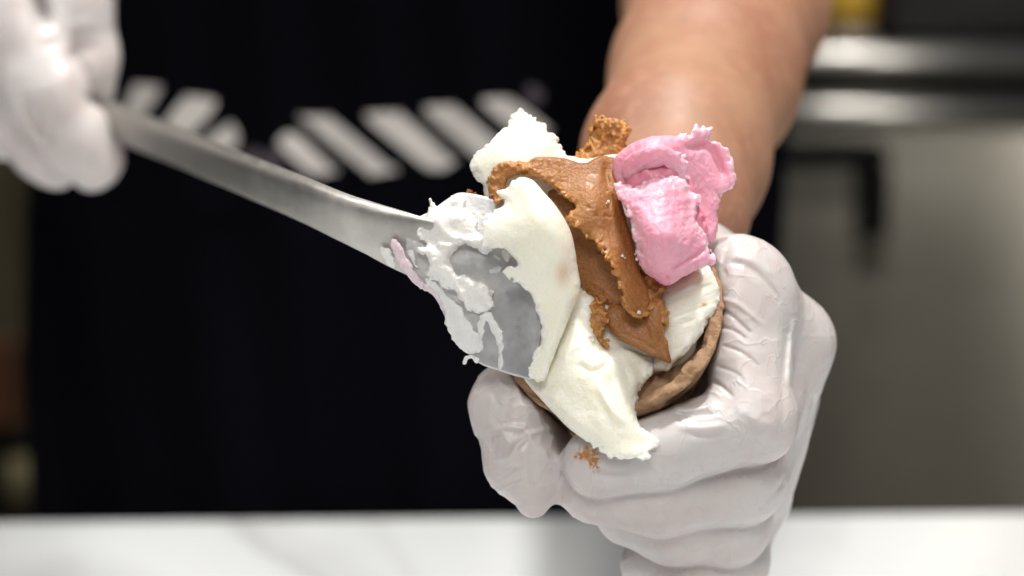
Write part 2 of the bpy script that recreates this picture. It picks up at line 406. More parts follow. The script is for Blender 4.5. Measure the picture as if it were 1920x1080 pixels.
def add_veins():
    nt = M_CTR.node_tree; b = nt.nodes['Principled BSDF']; src = b.inputs['Base Color'].links[0].from_socket
    tc = nt.nodes.new('ShaderNodeTexCoord')
    ns = nt.nodes.new('ShaderNodeTexNoise'); ns.inputs['Scale'].default_value = 9; ns.inputs['Detail'].default_value = 4; nt.links.new(tc.outputs['Object'], ns.inputs['Vector'])
    for (p, q, wd, k) in (((440, 972), (575, 1085), .010, .50), ((475, 960), (640, 1085), .018, .22), ((1165, 1000), (1215, 1090), .014, .35), ((700, 975), (760, 1090), .008, .2)):
        A, B = on_counter(*p), on_counter(*q); d = (B - A); n = Vector((-d.y, d.x, 0)).normalized(); c = n.dot(A)
        dp = nt.nodes.new('ShaderNodeVectorMath'); dp.operation = 'DOT_PRODUCT'; dp.inputs[1].default_value = n; nt.links.new(tc.outputs['Object'], dp.inputs[0])
        m1 = nt.nodes.new('ShaderNodeMath'); m1.operation = 'SUBTRACT'; nt.links.new(dp.outputs['Value'], m1.inputs[0]); m1.inputs[1].default_value = c - .015
        w1 = nt.nodes.new('ShaderNodeMath'); w1.operation = 'MULTIPLY_ADD'; nt.links.new(ns.outputs['Fac'], w1.inputs[0]); w1.inputs[1].default_value = -.03; nt.links.new(m1.outputs[0], w1.inputs[2])
        ab = nt.nodes.new('ShaderNodeMath'); ab.operation = 'ABSOLUTE'; nt.links.new(w1.outputs[0], ab.inputs[0])
        mr = nt.nodes.new('ShaderNodeMapRange'); mr.interpolation_type = 'SMOOTHSTEP'; mr.inputs['From Min'].default_value = 0; mr.inputs['From Max'].default_value = wd; mr.inputs['To Min'].default_value = k; mr.inputs['To Max'].default_value = 0; nt.links.new(ab.outputs[0], mr.inputs[0])
        mx = nt.nodes.new('ShaderNodeMix'); mx.data_type = 'RGBA'; nt.links.new(mr.outputs[0], mx.inputs[0]); nt.links.new(src, mx.inputs[6]); mx.inputs[7].default_value = (.40, .41, .42, 1); src = mx.outputs[2]
    nt.links.new(src, b.inputs['Base Color'])
add_veins()
FLOOR = CZ - .9
o = bm_obj('floor', box_bm((0, .5, FLOOR - .02), (7, 7, .04)), M_FLOOR, sm=False); o['kind'] = 'structure'
o = bm_obj('wall', box_bm((0, 2.6, FLOOR + 1.35), (7, .1, 2.7)), M_WALL, sm=False); o['kind'] = 'structure'

def px_box(name, x0, x1, y0, y1, d, thick, mat, parent=None, bev=.002):
    """box standing at depth ~d whose front face fills that pixel rectangle"""
    p, q = W(x0, y0, d), W(x1, y1, d)
    yy = (p.y + q.y) / 2
    s = (yy - CP[1]) / (p.y - CP[1]); s2 = (yy - CP[1]) / (q.y - CP[1])
    zt = CP[2] + (p.z - CP[2]) * s; zb = CP[2] + (q.z - CP[2]) * s2
    return bm_obj(name, box_bm(((p.x + q.x) / 2, yy + thick / 2, (zt + zb) / 2), (abs(q.x - p.x), thick, abs(zt - zb)), bev), mat, parent, sm=False)
def Y_of(px, py, ywall):
    """point on the vertical plane y = ywall seen at that pixel"""
    v = W(px, py, 1.0) - Vector(CP); s = (ywall - CP[1]) / v.y
    return Vector(CP) + v * s
def wall_box(name, x0, x1, y0, y1, Y, thick, mat, parent=None, bev=.002, bottom=None, sm=False):
    p, q = Y_of(x0, y0, Y), Y_of(x1, y1, Y); zb = q.z if bottom is None else bottom
    bm = box_bm(((p.x + q.x) / 2, Y + thick / 2, (p.z + zb) / 2), (q.x - p.x, thick, p.z - zb), min(bev, abs(q.x - p.x) * .4, abs(p.z - zb) * .4), 3)
    return bm_obj(name, bm, mat, parent, sm)

# stainless back counter with its refrigerated door
FY = 1.42
fr = thing('steel_cabinet', 'blurred stainless steel cabinet with two horizontal rails on the right behind the forearm', 'cabinet', (.4, FY, FLOOR))
def rail(name, y0, y1, Y, x0=1000, x1=2300, parent=None, mat=None):
    p, q = Y_of(x0, y0, Y), Y_of(x1, y1, Y); r = (p.z - q.z) / 2
    bm = bmesh.new(); bmesh.ops.create_cone(bm, segments=32, radius1=r, radius2=r, depth=q.x - p.x, cap_ends=True)
    bmesh.ops.rotate(bm, cent=(0, 0, 0), matrix=Matrix.Rotation(R(90), 3, 'Y'), verts=bm.verts)
    bmesh.ops.translate(bm, vec=((p.x + q.x) / 2, Y + r, (p.z + q.z) / 2), verts=bm.verts)
    return bm_obj(name, bm, mat, parent)
rail('rail', 84, 148, FY - .03, parent=fr, mat=M_RAIL)
rail('rail', 184, 244, FY - .02, parent=fr, mat=M_RAIL)
wall_box('worktop_slab', 1000, 2300, 88, 140, FY + .02, .6, M_RAIL, fr)
wall_box('shadow_gap', 1000, 2300, 140, 190, FY + .02, .55, M_DARK, fr)
wall_box('door', 1000, 2300, 190, 900, FY, .04, M_FRG, fr, bottom=FLOOR + .08)
wall_box('carcass', 1000, 2300, 196, 900, FY + .045, .55, M_DARK, fr, bottom=FLOOR + .02)
hd = wall_box('handle_recess_shade', 1440, 1668, 276, 318, FY - .018, .015, M_DARK, fr, .004)  # dark bars stand in for the shaded slot of the handle recess
wall_box('recess_upright_shade', 1614, 1668, 319, 446, FY - .018, .015, M_DARK, hd, .004)
settle(fr)
ap = wall_box('countertop_appliance', 1655, 2300, -160, 76, FY + .05, .3, M_BLACK, None, .02, sm=True)
tag(ap, 'black appliance standing on the steel cabinet at the top right corner', 'appliance')
yl = thing('yellow_container', 'small yellow container with grey foot on the steel cabinet beside the forearm', 'container', Y_of(1600, 84, FY + .1))
def cyl(name, x0, x1, y0, y1, Y, mat, parent):
    p, q = Y_of(x0, y0, Y), Y_of(x1, y1, Y); r = (q.x - p.x) / 2
    bm = bmesh.new(); bmesh.ops.create_cone(bm, segments=32, radius1=r, radius2=r * .97, depth=p.z - q.z, cap_ends=True)
    bmesh.ops.bevel(bm, geom=[e for e in bm.edges if len(e.link_faces) == 2 and e.calc_face_angle() > 1], offset=r * .15, segments=3, affect='EDGES')
    bmesh.ops.translate(bm, vec=((p.x + q.x) / 2, Y + r, (p.z + q.z) / 2), verts=bm.verts)
    return bm_obj(name, bm, mat, parent)
cyl('cup', 1556, 1648, -80, 50, FY + .06, M_YEL, yl); cyl('foot', 1562, 1642, 51, 84, FY + .062, M_GREYP, yl); settle(yl)
# things at the left edge, behind the apron
lp = thing('storage_cabinet', 'blurred olive brown cabinet at the left edge behind the black apron', 'cabinet', (-.6, 1.5, FLOOR))
wall_box('side_panel', -500, 62, 200, 900, 1.5, .5, M_OLIVE, lp, bottom=FLOOR)
wall_box('drawer_front', -300, 34, 640, 800, 1.485, .014, M_RED, lp)
k = wall_box('plinth', -300, 60, 830, 1000, 1.485, .014, M_DARK, lp, bottom=FLOOR)
cyl('knob', 2, 66, 868, 965, 1.42, M_BEIGE, lp); settle(lp)

# ================================================================== PERSON
person = thing('person', 'person in black apron with pale stripes, white gloved hands holding a cone and a spatula', 'person', W(700, 1000, 1.0))
person['_loc'][2] = FLOOR
def arms(g, Zd, grow=0.0, upto=None):
    # viewer's right: forearm from elbow down to the wrist behind the gelato
    A = chain(g, [(1250, 450, 330, 116 + grow), (1262, 395, 400, 134 + grow), (1266, 300, 560, 167 + grow), (1324, 140, 900, 170 + grow), (1362, 0, 1250, 184 + grow), (1400, -330, 1900, 195 + grow), (1290, -1000, 2900, 210 + grow), (1000, -1400, 3500, 280 + grow)], 60)
    B = chain(g, [(10, 20, 1460, 90 + grow), (-180, -160, 1580, 118 + grow), (-560, -420, 2050, 165 + grow), (-330, -900, 2900, 210 + grow), (350, -1350, 3500, 280 + grow)], 60)
    return smin(A, B, 10)
def person_body():
    g = Grid(-1100, 2000, -1750, 1150, 150, 4300, 16)
    Zd = lambda d: (d - D0) / MM
    T = g.cap((700, 1500, Zd(1.04)), (690, -700, Zd(1.05)), 480, 560); T = np.maximum(T, np.abs(g.Z - Zd(1.05)) - 400)
    F = smin(T, arms(g, Zd), 120)
    b = field_obj('body', F, g, M_SKIN, person)
    S = smin(T - 35, np.maximum(arms(g, Zd, 40), g.Y + 700), 80)
    field_obj('shirt', S, g, M_SHIRT, person)
    del F, S, T
person_body()

# apron: a curved sheet of cloth with soft folds
def apron_depth(x, y):
    u = (x - 690) / 760.0
    fold = .004 * math.sin(x / 63 + y / 300.) * (1 if y > 420 else .4) + .003 * math.sin(x / 31 + 1.7 - y / 210.)
    return .905 + .055 * u * u + fold + (.012 * math.sin(y / 260.0))
def apron():
    bm = bmesh.new(); xs = np.linspace(52, 1470, 120); ys = np.linspace(-700, 1500, 130); vs = []
    for i, x in enumerate(xs):
        col = []
        for j, y in enumerate(ys):
            sh = 1.0 if y > 420 else 1 - .0 * (420 - y)
            wob = 8 * math.sin(y / 130.0) * (1 if i in (0, 119) else 0)
            col.append(bm.verts.new(W(x + wob, y, apron_depth(x, y))))
        vs.append(col)
    for i in range(119):
        for j in range(129): bm.faces.new((vs[i][j], vs[i][j + 1], vs[i + 1][j + 1], vs[i + 1][j]))
    o = bm_obj('apron', bm, M_APR, person)
    s = o.modifiers.new('thickness', 'SOLIDIFY'); s.thickness = .0018; s.offset = -1
    return o
AP = apron()
def print_shape(name, poly, mat, n=5, inset=1):
    P = curve(poly, True, n)
    bm = bmesh.new(); c = P.mean(0); dv = np.roll(P, -1, 0) - np.roll(P, 1, 0); nn = np.stack([-dv[:, 1], dv[:, 0]], 1) / (np.linalg.norm(dv, axis=1)[:, None] + 1e-9); P = P + nn * 7 * inset
    rings = []
    for s in (1.0, .66, .33):
        rings.append([bm.verts.new(W(*(c + (p - c) * s), apron_depth(*(c + (p - c) * s)) - .0012)) for p in P])
    cc = bm.verts.new(W(*c, apron_depth(*c) - .0012)); N = len(P)
    for a, b in zip(rings[:-1], rings[1:]):
        for i in range(N): bm.faces.new((a[i], a[(i + 1) % N], b[(i + 1) % N], b[i]))
    for i in range(N): bm.faces.new((rings[-1][i], rings[-1][(i + 1) % N], cc))
    bmesh.ops.recalc_face_normals(bm, faces=bm.faces)
    return bm_obj(name, bm, mat, AP)
def dense(poly, r=9):
    """polygon with slightly rounded corners"""
    P = np.array(poly, float); out = []
    for i in range(len(P)):
        a, b, c = P[i - 1], P[i], P[(i + 1) % len(P)]
        out += [b + (a - b) / np.linalg.norm(a - b) * r, b + (c - b) / np.linalg.norm(c - b) * r]
    return out
for poly in ([(248, 150), (312, 156), (296, 192), (262, 240), (215, 236)],
             [(346, 172), (414, 182), (404, 214), (352, 266), (284, 250)],
             [(428, 222), (446, 232), (456, 262), (444, 286), (410, 294), (362, 274)],
             [(534, 240), (562, 246), (640, 322), (612, 336), (574, 330), (510, 268)],
             [(552, 212), (622, 212), (748, 318), (724, 334), (690, 334), (566, 232)],
             [(676, 206), (752, 204), (860, 300), (842, 324), (800, 324), (684, 230)],
             [(786, 194), (854, 190), (968, 290), (950, 318), (912, 318), (794, 218)],
             [(894, 180), (958, 176), (1040, 240), (1010, 280), (980, 268), (900, 200)]):
    print_shape('printed_stripe', dense(poly), M_PRINT, 3)
for poly in ([(990, 162), (1012, 166), (1018, 184), (1002, 196), (986, 186)], [(452, 286), (478, 278), (500, 290), (488, 312), (462, 308)], [(498, 292), (520, 286), (534, 300), (522, 314), (500, 312)]):
    print_shape('faint_print_mark', poly, M_PRINTD, 3, 0)

# the gloved fist round the cone ------------------------------------------------------------
CONE_A = np.array((1138, 600, 30.)); CONE_D = np.array((.10, .51, .855)); CONE_D /= np.linalg.norm(CONE_D); CONE_L = 640.; CONE_R = 203.
def cone_tr(g):
    px, py, pz = g.X - CONE_A[0], g.Y - CONE_A[1], g.Z - CONE_A[2]
    t = px * CONE_D[0] + py * CONE_D[1] + pz * CONE_D[2]
    r = np.sqrt(np.maximum(px ** 2 + py ** 2 + pz ** 2 - t ** 2, 0))
    return t, r
def fist():
    g = Grid(866, 1580, 408, 1180, -165, 500, 3.0)
    fold = lambda *a: chain(g, a, 26)
    idx = fold((1384, 530, 90, 86), (1416, 788, 0, 77), (1235, 845, -34, 72), (1124, 866, -24, 68))
    mid = fold((1456, 642, 195, 86), (1388, 902, 92, 80), (1240, 930, 34, 74), (1120, 914, 44, 70))
    rng = fold((1440, 745, 280, 84), (1366, 984, 160, 74), (1262, 988, 104, 68), (1180, 960, 112, 64))
    pky = fold((1405, 850, 340, 80), (1368, 1060, 240, 68), (1290, 1078, 190, 62), (1222, 1058, 196, 58))
    thb = fold((1060, 640, 250, 86), (968, 762, 92, 82), (980, 868, 52, 68), (997, 940, 38, 30))
    thb = smin(thb, g.cap((1010, 800, 110), (1050, 870, 90), 50, 42), 30)
    back = smin(g.cap((1385, 545, 105), (1270, 490, 270), 78, 96), g.cap((1455, 640, 215), (1290, 500, 330), 84, 104), 40)
    back = smin(back, g.cap((1445, 745, 305), (1290, 560, 390), 80, 100), 40)
    back = smin(back, g.cap((1405, 850, 360), (1290, 640, 420), 76, 96), 40)
    back = smin(back, g.cap((1404, 566, 92), (1462, 646, 190), 90, 84), 40)
    back = smin(back, g.cap((1460, 648, 205), (1398, 920, 290), 84, 80), 30)
    back = smin(back, g.cap((1440, 560, 130), (1496, 642, 190), 44, 56), 30)
    back = smin(back, g.cap((1496, 642, 190), (1430, 930, 250), 56, 48), 30)
    back = smin(back, g.ball((1290, 760, 320), (120, 200, 110)), 40)
    back = smin(back, g.cap((1060, 640, 260), (1240, 520, 320), 80, 90), 50)
    F = smin(idx, mid, 6); F = smin(F, rng, 6); F = smin(F, pky, 6)
    F = smin(F, smin(back, thb, 30), 46)
    t, r = cone_tr(g); cav = r - np.maximum(CONE_R * (1 - t / CONE_L), 0) - 12
    cav = np.maximum(cav, -t - 90)
    F = smax(F, -cav, 22)
    # large loose wrinkles of the thin glove
    lo = g.noise((80, 80, 80), 3) * 2.4 + g.noise((34, 34, 34), 4) * .8
    for sc_, sd, am, pw in (((95, 60, 95), 5, 3.0, 6), ((60, 84, 70), 6, 2.4, 7), ((38, 46, 40), 7, 1.5, 5)):
        q = tuple(v * .57 for v in sc_); q2 = (sc_[1] * .8, sc_[0] * .72, sc_[2])
        lo = lo - np.clip(1 - np.abs(g.noise(sc_, sd) + .7 * g.noise(q, sd + 40) + .6 * g.noise(q2, sd + 80)) * .9, 0, 1) ** pw * am * .9
    calm = .35 + .65 * np.exp(-((g.X2 - 960) / 130) ** 4) - .3 * np.exp(-(((g.X2 - 1270) / 190) ** 2 + ((g.Y2 - 930) / 120) ** 2) ** 2)
    F = F + lo * calm[:, :, None]
    C = np.zeros_like(g.X2)
    def cr(pts, wd, am): 
        nonlocal C; C = C + crease(g, pts, wd) * am
    # fan of creases between cone and knuckle
    cr([(1336, 575), (1370, 590), (1412, 630)], 3.2, 3.2); cr([(1345, 560), (1385, 572), (1435, 612)], 4, -2.2)
    cr([(1348, 612), (1376, 620), (1404, 640)], 3, 2.6); cr([(1352, 646), (1392, 662), (1426, 690)], 3, 2.8)
    cr([(1340, 684), (1380, 700), (1396, 716)], 3, 2.2); cr([(1330, 714), (1350, 722), (1378, 748)], 4, 4); cr([(1318, 730), (1340, 736), (1356, 746)], 3.5, -3)
    cr([(1258, 758), (1284, 768), (1340, 760)], 5, -5); cr([(1258, 776), (1300, 780), (1352, 774)], 4, 2.5); cr([(1266, 796), (1310, 803), (1372, 796)], 7, -3.5); cr([(1275, 812), (1312, 818), (1360, 815)], 5, 1.5)
    cr([(1350, 490), (1400, 500), (1450, 545), (1462, 580)], 6, 3.5); cr([(1360, 478), (1410, 486), (1456, 524)], 7, -3)
    cr([(1372, 455), (1358, 490), (1362, 530)], 7, 4)
    # ridge where the index leaves the back of the hand
    cr([(1478, 600), (1472, 660), (1466, 720), (1466, 780), (1456, 830)], 8, 3); cr([(1490, 590), (1483, 650), (1478, 730)], 6, -4)
    cr([(1520, 700), (1508, 760), (1490, 830), (1470, 890)], 5, 4)
    cr([(1528, 735), (1512, 800), (1470, 900), (1420, 960)], 5, 4)
    # index finger folds
    cr([(1110, 872), (1150, 886), (1200, 884)], 7, 2.6); cr([(1196, 830), (1215, 850), (1240, 905)], 9, 1.4); cr([(1380, 760), (1420, 790), (1462, 800)], 8, -3)
    cr([(1085, 930), (1150, 950), (1260, 955), (1340, 938)], 9, 1.6); cr([(1150, 1002), (1240, 1020), (1330, 1010)], 8, 1.4)
    # thumb folds
    cr([(905, 810), (950, 800), (985, 806), (1000, 830)], 5, -4.5); cr([(952, 860), (975, 830), (1010, 806), (1050, 800)], 5, -5)
    cr([(948, 846), (970, 816), (1004, 796)], 5, 3.5); cr([(1003, 840), (996, 880), (1000, 930)], 6, 3.5); cr([(930, 905), (960, 880), (985, 872)], 5, 3)
    cr([(926, 935), (950, 915), (985, 905)], 5, -2.5); cr([(900, 720), (925, 735), (940, 775)], 7, 3.5); cr([(912, 700), (935, 712), (950, 740)], 6, -3.5)
    cr([(940, 780), (925, 830), (935, 880)], 8, 3)
    F = F + C[:, :, None] * 1.1 * np.exp(-np.maximum(g.Z - 170, 0) / 60)
    # cuff: the glove ends around the wrist
    n = np.array((-.25, -.62, .74)); n /= np.linalg.norm(n)
    cut = (g.X - 1300) * n[0] + (g.Y - 450) * n[1] + (g.Z - 360) * n[2]
    F = smax(F, cut - 30, 8)
    # brown gelato smudge on the fingertip
    P = [((1092, 850), 12), ((1104, 848), 15), ((1112, 858), 12), ((1110, 870), 8), ((1116, 878), 7), ((1078, 855), 3), ((1086, 856), 4), ((1222, 842), 1)]
    st = np.zeros_like(g.X2)
    for (x, y), r_ in P: st = np.maximum(st, 1.5 * np.exp(-(((g.X2 - x) ** 2 + (g.Y2 - y) ** 2) / r_ ** 2) ** 1.5))
    return field_obj('glove', F, g, M_GLV, person, {'stain_or_shade': st}, key='fist')
fist()
def far_hand():
    zd = (0.72 - D0) / MM
    g = Grid(-480, 320, -400, 430, zd - 200, zd + 330, 5.0)
    c = lambda *a: chain(g, [(x, y, zd + z, r) for x, y, z, r in a], 26)
    f1 = c((20, 20, -40, 92), (80, 170, -80, 78), (140, 260, -70, 66), (172, 300, -60, 58))
    f2 = c((-40, 80, 30, 84), (30, 210, 10, 68), (78, 276, 10, 58), (104, 304, 10, 48))
    f3 = c((-110, 90, 80, 80), (-60, 200, 70, 66), (-10, 240, 60, 54), (20, 250, 60, 48))
    f4 = c((-170, 80, 130, 72), (-130, 180, 120, 58), (-80, 215, 100, 50))
    th = c((90, -120, 60, 100), (130, 0, 20, 78), (156, 110, 30, 62), (166, 160, 40, 52))
    pm = smin(g.cap((-330, -330, zd + 150), (40, 0, zd + 20), 150, 120), g.cap((-220, -230, zd + 100), (-110, 60, zd + 110), 150, 90), 60)
    F = smin(f1, f2, 16); F = smin(F, f3, 4); F = smin(F, f4, 4); F = smin(F, pm, 40); F = smin(F, th, 5)
    F = F + g.noise((50, 50, 50), 31) * 5
    C = crease(g, [(60, -30), (78, 20), (90, 70)], 14) * 50 + crease(g, [(120, 120), (150, 96), (195, 86)], 10) * 9 + crease(g, [(38, 170), (66, 225), (98, 285)], 10) * 20 + crease(g, [(150, 170), (178, 190), (205, 186)], 10) * 16 + crease(g, [(125, 60), (160, 45), (190, 50)], 10) * -7
    F = F + C[:, :, None]
    return field_obj('glove', F, g, M_GLV, person, {'stain_or_shade': np.zeros_like(g.X2)})
far_hand(); settle(person)

# ================================================================== GELATO CONE
gel = thing('gelato_cone', 'waffle cone heaped with torn petals of white, brown and pink gelato in the gloved fist', 'ice cream cone', (0, 0, 0))
gel['_loc'] = list(Wn([(CONE_A + CONE_D * 560)[:3] * [1, 1, MM] + [0, 0, D0]])[0])
def waffle():
    g = Grid(900, 1380, 350, 1000, -180, 680, 3.2)
    t, r = cone_tr(g)
    # angle round the axis for the crinkles
    e1 = np.cross(CONE_D, (0, 0, 1)); e1 /= np.linalg.norm(e1); e2 = np.cross(CONE_D, e1)
    px, py, pz = g.X - CONE_A[0], g.Y - CONE_A[1], g.Z - CONE_A[2]
    an = np.arctan2(px * e2[0] + py * e2[1] + pz * e2[2], px * e1[0] + py * e1[1] + pz * e1[2])
    wob = g.noise(42, 50)
    rid = np.abs(np.sin(t / 15 + wob * 2.6 + np.sin(an * 5) * .8)) * 6 + np.abs(np.sin(t / 6.3 + wob * 4 + an * 3)) * 3
    R0 = np.maximum(CONE_R * (1 - t / CONE_L), 3)
    F = np.abs(r - R0 - wob * 7) - 9 - rid * 1.0 + 3
    rim = -t - 34 + np.sin(an * 4 + 1) * 8 + g.noise(14, 51) * 5 + wob * 8 + 75 * np.clip(-px / (r + 20) * .9 + py / (r + 20) * .25 + .12, 0, 1)
    F = np.minimum(F, np.maximum(r - R0 - wob * 7 + 6, 22 - t))
    F = smax(F, rim, 6); F = smax(F, t - CONE_L * .985, 5) + g.noise(6, 52) * .7
    return field_obj('waffle_cone', F, g, M_CONE, gel, key='cone')
waffle()
def core():
    g = Grid(960, 1340, 300, 900, -70, 400, 5.0)
    F = smin(g.ball((1120, 480, 75), (130, 150, 80)), g.ball((1150, 620, 100), (135, 120, 100)), 60)
    F = smin(F, g.cap((1146, 640, 110), (1190, 780, 400), 140, 60), 40)
    F = smin(F, g.ball((1230, 420, 60), (80, 110, 60)), 40)
    F = smin(F, g.ball((1200, 640, 30), (112, 96, 66)), 30)
    F = F + g.noise(40, 61) * 6
    return field_obj('vanilla_scoop', F, g, M_VAN, gel, {'edge': np.zeros_like(g.X2), 'stain_or_shade': np.zeros_like(g.X2)})
core()
def blot(g, pts):
    s = np.zeros_like(g.X2)
    for x, y, rx, ry, a in pts: s = np.maximum(s, a * np.exp(-(((g.X2 - x) / rx) ** 2 + ((g.Y2 - y) / ry) ** 2)))
    return s
def petal(name, mat, key, poly, zc, hc, stain_or_shade=(), extra=None, **kw):
    F, g, we = slab(poly, zc, hc, **kw)
    if extra is not None: F = extra(F, g)
    st = blot(g, stain_or_shade)
    return field_obj(name, F, g, mat, gel, {'edge': we, 'stain_or_shade': st}, key=key)

# A: tall white petal at the back left
petal('vanilla_petal', M_VAN, 'A', [(966, 208), (990, 214), (1018, 232), (1038, 254), (1058, 284), (1090, 297), (1165, 290), (1180, 330), (1120, 400), (960, 400), (915, 374), (900, 345), (884, 312), (892, 290), (915, 274), (934, 250), (952, 240), (956, 216)],
      [(966, 215, 52), (1050, 290, 36), (900, 315, 30), (960, 300, 12), (1150, 310, 40), (1000, 390, 44), (1060, 350, 44), (1120, 390, 54)], [(960, 230, 14), (1000, 330, 34), (900, 320, 20), (1120, 340, 34)],
      rag=4.2, crumb=3.4, crumbR=9, ragline=[[(1058, 284), (1018, 232), (966, 208), (950, 240), (915, 274), (886, 310), (900, 345)]], seed=11, lumps=2.5, grainy=.35)
# back brown blob
petal('chocolate_petal', M_CHO, 'Cb', [(1112, 232), (1135, 218), (1166, 226), (1176, 244), (1172, 284), (1190, 320), (1090, 320), (1086, 290), (1106, 262)],
      [(1130, 230, 60), (1160, 280, 66), (1100, 300, 60)], [(1130, 250, 24), (1140, 300, 30)], rag=4, crumb=7.5, crumbR=60, seed=21, pits=.6, lumps=6)
# C2: smooth brown sheet below
petal('chocolate_petal', M_CHO, 'C2', [(1010, 345), (1075, 360), (1150, 420), (1196, 520), (1200, 592), (1150, 578), (1122, 568), (1096, 548), (1070, 520), (1050, 470), (1030, 410)],
      [(1040, 360, 24), (1080, 470, 12), (1100, 540, 2), (1150, 480, -6), (1180, 580, -24), (1130, 570, -16)], [(1080, 420, 30), (1150, 560, 26)],
      rag=2.4, crumb=4.5, crumbR=8, ragline=[[(1098, 550), (1122, 570), (1150, 582), (1200, 592)]], seed=31, pits=.6, lumps=2.5, grooves=[([(1112, 556), (1122, 546), (1134, 550)], 5, 7)])
# C5 crumbly bridge and C3 folded wedge, C4 chunk
petal('chocolate_petal', M_CHO, 'C5', [(1186, 490), (1215, 518), (1247, 540), (1243, 562), (1250, 606), (1222, 600), (1180, 590)], [(1190, 500, -20), (1240, 545, -22), (1215, 590, -42)], 24, rag=3.4, crumb=6, crumbR=50, seed=35, pits=.6, lumps=5)
petal('chocolate_petal', M_CHO, 'C3', [(1134, 592), (1150, 570), (1196, 576), (1224, 560), (1243, 566), (1242, 600), (1250, 640), (1258, 680), (1234, 672), (1198, 656), (1160, 636), (1140, 614)],
      [(1140, 600, -40), (1190, 590, -38), (1200, 640, -52), (1250, 675, -70), (1235, 600, -50), (1245, 640, -58)], [(1150, 600, 18), (1250, 670, 10), (1220, 600, 18)], rag=1.6, crumb=2.5, crumbR=7, ragline=[[(1243, 566), (1246, 640)]], seed=41, lumps=2,
      grooves=[([(1158, 622), (1200, 640), (1238, 664)], 4, 3), ([(1205, 590), (1222, 615), (1232, 650)], 6, -6)])
petal('chocolate_petal', M_CHO, 'C4', [(1108, 562), (1130, 568), (1143, 590), (1134, 614), (1130, 628), (1144, 650), (1126, 645), (1110, 630), (1105, 598)], [(1120, 570, -24), (1120, 610, -52), (1135, 645, -60)], 14, rag=3, crumb=5, crumbR=40, seed=45, pits=.6, lumps=5)
# C1: the long brown tongue with a torn left edge
petal('chocolate_petal', M_CHO, 'C1', [(926, 376), (917, 350), (926, 320), (950, 304), (984, 308), (1010, 294), (1058, 297), (1095, 306), (1130, 292), (1168, 302), (1172, 326), (1162, 356), (1174, 410), (1186, 450), (1197, 500), (1217, 545), (1212, 590), (1188, 590), (1172, 575), (1168, 545), (1150, 508), (1132, 470), (1104, 442), (1076, 424), (1062, 404), (1076, 394), (1068, 372), (1040, 352), (1010, 337), (984, 327), (955, 336), (944, 360), (936, 378)],
      [(930, 350, -8), (985, 316, -30), (1060, 310, -16), (1150, 310, -2), (1060, 380, -52), (1120, 380, -58), (1168, 400, -28), (1110, 440, -66), (1160, 480, -72), (1190, 480, -46), (1195, 570, -74), (1215, 560, -54)],
      [(930, 350, 14), (1060, 340, 15), (1130, 400, 15), (1190, 560, 12)], r=8, pits=.3,
      grainy=.6, rag=4.6, crumb=8, crumbR=11, ragline=[[(932, 372), (920, 345), (950, 306), (985, 316), (1015, 322), (1050, 345), (1073, 382), (1064, 405), (1085, 430), (1118, 448), (1150, 505), (1170, 560), (1190, 588), (1212, 585)]], seed=51, lumps=3,
      grooves=[([(1142, 300), (1136, 330), (1150, 362)], 6, 7), ([(1096, 382), (1108, 392)], 3, 5), ([(1112, 400), (1124, 410)], 3, 5), ([(1150, 370), (1160, 430), (1180, 500)], 9, -5)])
# F: white petal on the right, in the cone's rim
petal('vanilla_petal', M_VAN, 'F', [(1232, 545), (1280, 520), (1318, 498), (1338, 512), (1350, 556), (1344, 582), (1328, 603), (1304, 643), (1270, 676), (1238, 698), (1180, 690), (1200, 600)],
      [(1250, 560, -12), (1325, 510, 4), (1345, 565, -6), (1300, 620, -26), (1250, 680, -42), (1280, 570, -16), (1195, 660, 30), (1210, 600, 20)], [(1250, 600, 22), (1335, 540, 22), (1290, 640, 16)],
      stain_or_shade=[(1319, 570, 5, 4, 1.0)], rag=2.2, crumb=2, crumbR=8, ragline=[[(1318, 498), (1340, 515), (1350, 556), (1340, 590), (1302, 640), (1250, 690)]], seed=61, lumps=2.5, grainy=.35, streak=(70, .7))
# E: lower white scoop hanging over the rim
petal('vanilla_petal', M_VAN, 'E', [(1080, 545), (1112, 560), (1118, 600), (1134, 650), (1180, 655), (1222, 672), (1224, 700), (1198, 736), (1196, 782), (1208, 802), (1236, 826), (1216, 846), (1218, 860), (1192, 862), (1146, 858), (1112, 836), (1072, 808), (1036, 772), (1002, 735), (982, 706), (1012, 688), (1038, 640), (1062, 590)],
      [(1085, 560, -26), (1110, 640, -44), (1060, 660, -40), (1000, 710, -20), (1140, 700, -62), (1200, 690, -34), (1100, 790, -92), (1190, 780, -96), (1160, 850, -124), (1230, 830, -122), (1040, 760, -52)],
      [(1080, 600, 22), (1110, 700, 46), (1000, 715, 12), (1180, 760, 30), (1150, 850, 9), (1220, 830, 7), (1200, 700, 20)],
      rag=3.2, crumb=2.6, crumbR=9, ragline=[[(1222, 672), (1198, 736), (1196, 782), (1236, 826), (1216, 858), (1146, 858), (1112, 838)], [(1100, 560), (1064, 620), (1060, 650)]], seed=71, lumps=4, grainy=.6,
      stain_or_shade=[(1200, 672, 22, 10, .12), (1006, 724, 16, 14, .15)],
      grooves=[([(1080, 678), (1105, 694), (1130, 690), (1142, 668)], 6, 9), ([(1066, 668), (1080, 650), (1100, 640)], 7, -8), ([(1118, 700), (1132, 740), (1160, 780), (1188, 800)], 9, -7), ([(1135, 690), (1150, 730), (1180, 770)], 10, 6), ([(1168, 676), (1190, 710), (1180, 750)], 8, -6)])
